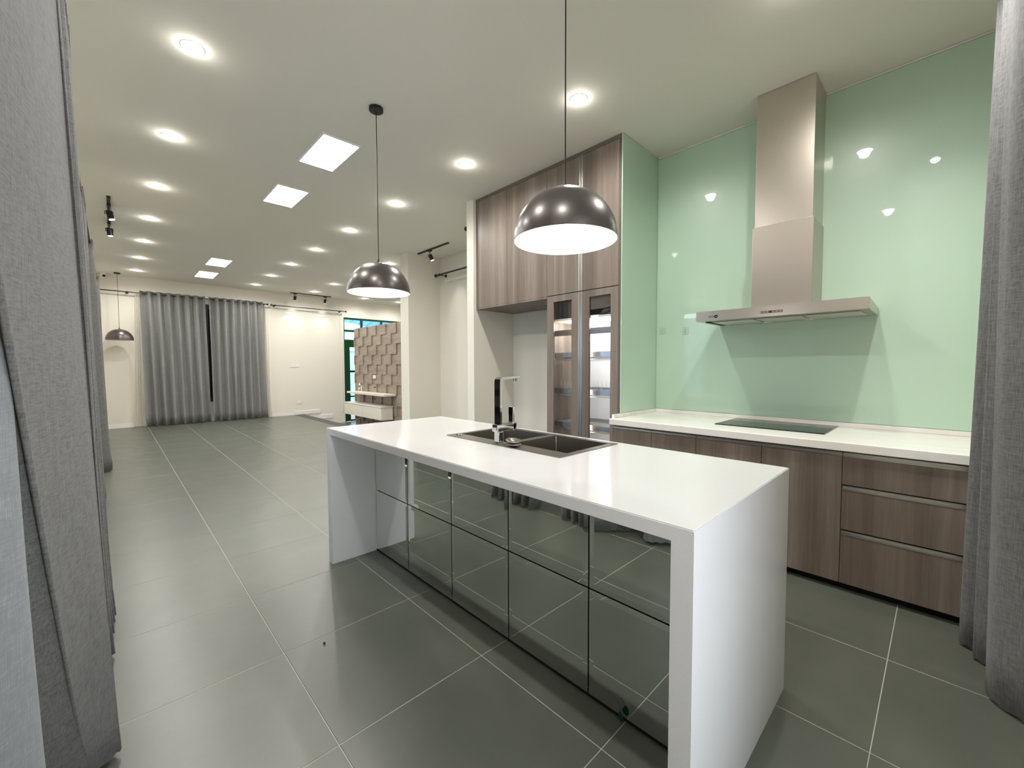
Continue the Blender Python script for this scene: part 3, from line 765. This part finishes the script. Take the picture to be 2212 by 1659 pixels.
rod('black rod with ball end peeking past the white pier', (3.33, 4.27, 3.055), (4.1, 4.27, 3.055), (.06, .9), ('y', 3.992), .013)
rod('black rod over the window curtains running along the glazed wall', (-.15, .35, 2.83), (-.15, 11.0, 2.83), (.02, .24, .5, .75, .98), ('x', XL), .012)
rod('black rod over the curtain at the drawer end of the room', (2.1, -.22, 2.93), (3.4, -.22, 2.93), (.05, .95), ('y', YN), .012)

# ------------------------------------------------------------------ curtains
def smooth_path(pts, n):
    """Catmull-Rom resample by index"""
    out = []; m = len(pts)-1
    for i in range(n+1):
        t = i/n*m; k = min(int(t), m-1); f = t-k
        p = [pts[max(k-1, 0)], pts[k], pts[k+1], pts[min(k+2, m)]]
        v = []
        for c in range(2):
            a, b, cc_, d = (q[c] for q in p)
            v.append(.5*(2*b+(cc_-a)*f+(2*a-5*b+4*cc_-d)*f*f+(3*b-a-3*cc_+d)*f**3))
        out.append(v)
    return out
def drape(name, label, bot, top, z0, z1, m='curtain', cat='curtain', group=None, n=120, nz=16, wob=.006, thick=.003, power=.7):
    pb, pt = smooth_path(bot, n), smooth_path(top, n)
    bm = B(); rows = []
    ph = random.random()*6
    for j in range(nz+1):
        f = j/nz; z = z0+(z1-z0)*f; g = f**power; row = []
        for i in range(n+1):
            x = pb[i][0]*(1-g)+pt[i][0]*g; y = pb[i][1]*(1-g)+pt[i][1]*g
            s = math.sin(ph+i*.37+f*4.1)*wob*4*f*(1-f)
            zz = z+(.004*math.sin(i*.9+ph) if j == 0 else 0)
            row.append(bm.verts.new((x+s, y+s*.5, zz)))
        rows.append(row)
    for a, b in zip(rows, rows[1:]):
        for i in range(n): bm.faces.new((a[i], a[i+1], b[i+1], b[i]))
    if thick: bmesh.ops.solidify(bm, geom=bm.faces[:], thickness=thick)
    o = obj(name, bm, m, smooth=True); tag(o, label, cat, group); return o
def folds(axis, u0, u1, n, cb, ct, amp_b, amp_t, flare=0., jit=.15, u0t=None, u1t=None):
    """zigzag path lists along axis; returns (bottom, top) point lists"""
    bot, top = [], []
    u0t = u0 if u0t is None else u0t; u1t = u1 if u1t is None else u1t
    for k in range(2*n+1):
        f = k/(2*n); s = 1 if k % 2 else -1
        jb = 1+random.uniform(-jit, jit)
        ub = u0+(u1-u0)*f+random.uniform(-jit, jit)*(u1-u0)/(4*n); ut = u0t+(u1t-u0t)*f
        vb, vt = cb+s*amp_b*jb, ct+s*amp_t
        bot.append((vb, ub) if axis == 'y' else (ub, vb)); top.append((vt, ut) if axis == 'y' else (ut, vt))
    return bot, top
# near linen curtain: broad flat fold with a deep shaded return, then tight folds
bot = [(-.31, 1.56), (-.30, 1.60), (-.10, 1.795), (-.092, 1.812), (-.030, 1.868), (-.019, 1.89), (-.06, 1.93), (-.115, 1.95), (-.06, 1.98), (-.04, 2.0), (-.10, 2.04), (-.05, 2.08), (-.11, 2.13), (-.06, 2.18), (-.11, 2.24)]
top = [(-.34, .90), (-.33, .90), (-.215, .92), (-.205, .95), (-.105, 1.90), (-.100, 1.96), (-.13, 1.99), (-.18, 2.01), (-.13, 2.04), (-.115, 2.07), (-.18, 2.11), (-.115, 2.15), (-.18, 2.2), (-.12, 2.24), (-.18, 2.28)]
drape('linen_curtain', 'grey linen curtain with one broad flat fold right beside the camera', bot, top, .02, 2.87, n=170, nz=28, group='linen curtains on the glazed wall', wob=.004, power=.86)
bot = [(-.36, 1.0), (-.33, 1.12), (-.27, 1.2), (-.255, 1.3), (-.18, 1.37), (-.130, 1.45), (-.16, 1.50), (-.26, 1.54)]
top = [(-.38, .85), (-.36, .95), (-.31, 1.05), (-.30, 1.12), (-.23, 1.2), (-.172, 1.28), (-.20, 1.32), (-.30, 1.36)]
drape('lining_curtain', 'pale blue-grey lining curtain hanging inside the broad linen curtain', bot, top, .03, 2.80, m='lining', n=80, nz=14, wob=.003)
for (a, b, at_, bt_, nf, xb, xt, lb) in [
        (2.50, 3.12, 2.40, 2.86, 6, -.075, -.135, 'grey linen curtain bunched tightly just behind the broad fold'),
        (5.12, 5.85, 5.17, 5.75, 6, -.13, -.175, 'grey linen curtain gathered at the end of the second glazed opening'),
        (7.15, 7.80, 7.25, 7.75, 6, -.085, -.165, 'grey linen curtain gathered by the curtain-side spotlights'),
        (10.05, 10.75, 10.1, 10.7, 6, -.13, -.16, 'grey linen curtain gathered nearest the far cream wall')]:
    bo, to_ = folds('y', a, b, nf, xb, xt, .045, .042, u0t=at_, u1t=bt_)
    drape('linen_curtain', lb, bo, to_, .015, 2.87, n=110, nz=18, group='linen curtains on the glazed wall')
# curtain at the drawer end
bot = [(2.955, -.235), (2.93, -.16), (2.87, -.19), (2.825, -.094), (2.79, -.10), (2.76, -.16), (2.715, -.128), (2.69, -.14), (2.63, -.20), (2.50, -.158), (2.455, -.155), (2.39, -.175), (2.31, -.262), (2.24, -.29)]
top = [(2.955, -.30), (2.92, -.19), (2.86, -.24), (2.80, -.128), (2.76, -.13), (2.72, -.19), (2.66, -.128), (2.62, -.15), (2.57, -.22), (2.50, -.138), (2.44, -.135), (2.36, -.165), (2.28, -.26), (2.20, -.29)]
drape('linen_curtain', 'grey linen curtain hanging at the drawer end of the wall units', bot, top, .012, 2.97, n=160, nz=20, wob=.003, power=1.)
# far window pair
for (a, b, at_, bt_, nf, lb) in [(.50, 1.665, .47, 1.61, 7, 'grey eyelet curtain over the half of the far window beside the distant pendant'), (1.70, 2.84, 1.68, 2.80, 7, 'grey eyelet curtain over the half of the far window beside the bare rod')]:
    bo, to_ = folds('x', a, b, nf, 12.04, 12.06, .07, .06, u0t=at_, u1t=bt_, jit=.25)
    drape('eyelet_curtain', lb, bo, to_, .012, 2.955, m='curtain_lightened', n=150, nz=14, group='eyelet curtains on the far window')
for (a, b, at_, bt_, lb) in [(.30, .47, .40, .47, 'white sheer curtain showing at the pendant side of the far curtains'), (2.86, 2.97, 2.82, 2.86, 'white sheer curtain showing at the bare-rod side of the far curtains')]:
    bo, to_ = folds('x', a, b, 3, 12.13, 12.14, .02, .012, u0t=at_, u1t=bt_)
    drape('sheer_curtain', lb, bo, to_, .02, 2.90, m='sheer', n=40, nz=8, thick=0, group='sheers on the far window')

# ------------------------------------------------------------------ wall plates
def plate(label, x, y, z, w_, axis='y', gang=1, h_=.075, holes=True):
    t = thing('wall_socket', label, 'socket', (x, y, z))
    for g in range(gang):
        u = (g-(gang-1)/2)*(w_+.004)
        if axis == 'y': p = obj('face_plate', box(x+u-w_/2, x+u+w_/2, y-.009, y-.0005, z-h_/2, z+h_/2, .003), 'plastic', t)
        else: p = obj('face_plate', box(x-.009, x-.0005, y+u-w_/2, y+u+w_/2, z-h_/2, z+h_/2, .003), 'plastic', t)
        for s in (-1, 1):
            for q in (-.006, .006):
                hx = s*w_*.24+q
                bm = box(x+u+hx-.0018, x+u+hx+.0018, y-.0098, y-.0088, z-.008, z+.008) if axis == 'y' else box(x-.0098, x-.0088, y+u+hx-.0018, y+u+hx+.0018, z-.008, z+.008)
                obj('slot', bm, 'wood_dark', p)
    return t
plate('white double-plate socket at chest height on the far wall', 3.571, YW, 1.335, .115, gang=2)
plate('white socket low on the far wall above the skirting', 3.665, YW, .334, .12)

# ------------------------------------------------------------------ feature wall with stepped tiles
fwt = thing('feature_wall', 'freestanding media wall of staggered raised wood-look tiles', 'feature wall', (XT+.08, 9.0, ZLOW))
YE0, YE1 = 7.05, 10.77
obj('backing_board', box(XT+.032, XT+.16, YE0, YE1, ZLOW, 2.30, .002), 'wood_dark', fwt)
TW, THh = .4915, .2362
for r in range(12):
    z1 = 2.297-r*THh; z0 = max(z1-THh, ZLOW+.004)
    if z1-z0 < .02: break
    ph = 8.52 if r % 2 == 0 else 8.2745
    for k in range(-4, 6):
        a = ph+k*TW; b = a+TW; a_, b_ = max(a, YE0), min(b, YE1)
        if b_-a_ < .015: continue
        tA = .006+.032*(1-(a_-a)/TW); tB = .006+.032*(1-(b_-a)/TW)
        bm = B(); xb_ = XT+.0315
        v = [bm.verts.new(p) for p in ((xb_, a_, z0), (xb_, b_, z0), (xb_, b_, z1), (xb_, a_, z1), (xb_-tA, a_, z0), (xb_-tB, b_, z0), (xb_-tB, b_, z1), (xb_-tA, a_, z1))]
        for q in ((0, 1, 2, 3), (4, 7, 6, 5), (0, 4, 5, 1), (1, 5, 6, 2), (2, 6, 7, 3), (3, 7, 4, 0)): bm.faces.new([v[i] for i in q])
        bmesh.ops.recalc_face_normals(bm, faces=bm.faces)
        obj('wall_tile', bm, 'wood_h', fwt)
shf = tag(obj('floating_shelf', box(4.30, XT-.010, 8.55, 10.56, .638, .682, .002), 'cream'), 'cream floating shelf on the tiled media wall', 'shelf')
tvc = thing('floating_media_cabinet', 'cream floating media cabinet low on the tiled media wall', 'cabinet', (4.45, 9.7, .09))
obj('body', box(4.32, XT-.010, 8.70, 10.72, .09, .37, .002), 'cream', tvc)
obj('top_board', box(4.30, XT-.010, 8.69, 10.73, .372, .40, .002), 'cream', tvc)
for a, b in ((8.705, 9.70), (9.71, 10.715)):
    obj('drawer', box(4.303, 4.3195, a, b, .095, .366, .001), 'cream', tvc)
plate('white twin socket on the tiled media wall above the shelf', XT-.008, 9.59, 1.056, .075, 'x', 2)
for y, z, lb in ((9.59, .80, 'dark cable hole in the tiled media wall above the shelf'), (9.60, .52, 'dark cable hole between the floating shelf and cabinet')):
    tag(obj('cable_grommet', cyl(B(), (XT-.016, y, z), (XT-.001, y, z), .018, n=14), 'black'), lb, 'grommet', 'cable holes')
orn = thing('white_ornament', 'small white candlestick-like ornament on the floating shelf', 'ornament', (4.42, 10.0, .682))
obj('ornament_base', box(4.39, 4.45, 9.94, 10.10, .682, .690, .002), 'white', orn)
obj('upright', cyl(B(), (4.42, 9.965, .69), (4.42, 9.965, .83), .011, n=12), 'white', orn)
obj('cone_head', cyl(B(), (4.42, 10.05, .842), (4.42, 10.05, .905), .026, .004, n=14), 'white', orn)
obj('cup', cyl(B(), (4.42, 10.085, .725), (4.42, 10.085, .79), .008, .026, n=14), 'white', orn)
obj('arm', tube(B(), [(4.42, 9.965, .825), (4.42, 10.01, .838), (4.42, 10.05, .843), (4.42, 10.06, .80), (4.42, 10.085, .78)], .005, 6), 'steel', orn)
# specks: debris on the floor
dbr = B(); bmesh.ops.create_icosphere(dbr, subdivisions=1, radius=.006, matrix=Matrix.Translation((.678, 1.981, .005)))
tag(obj('crumb', dbr, 'black'), 'tiny dark crumb on the floor tile before the island', 'crumb')
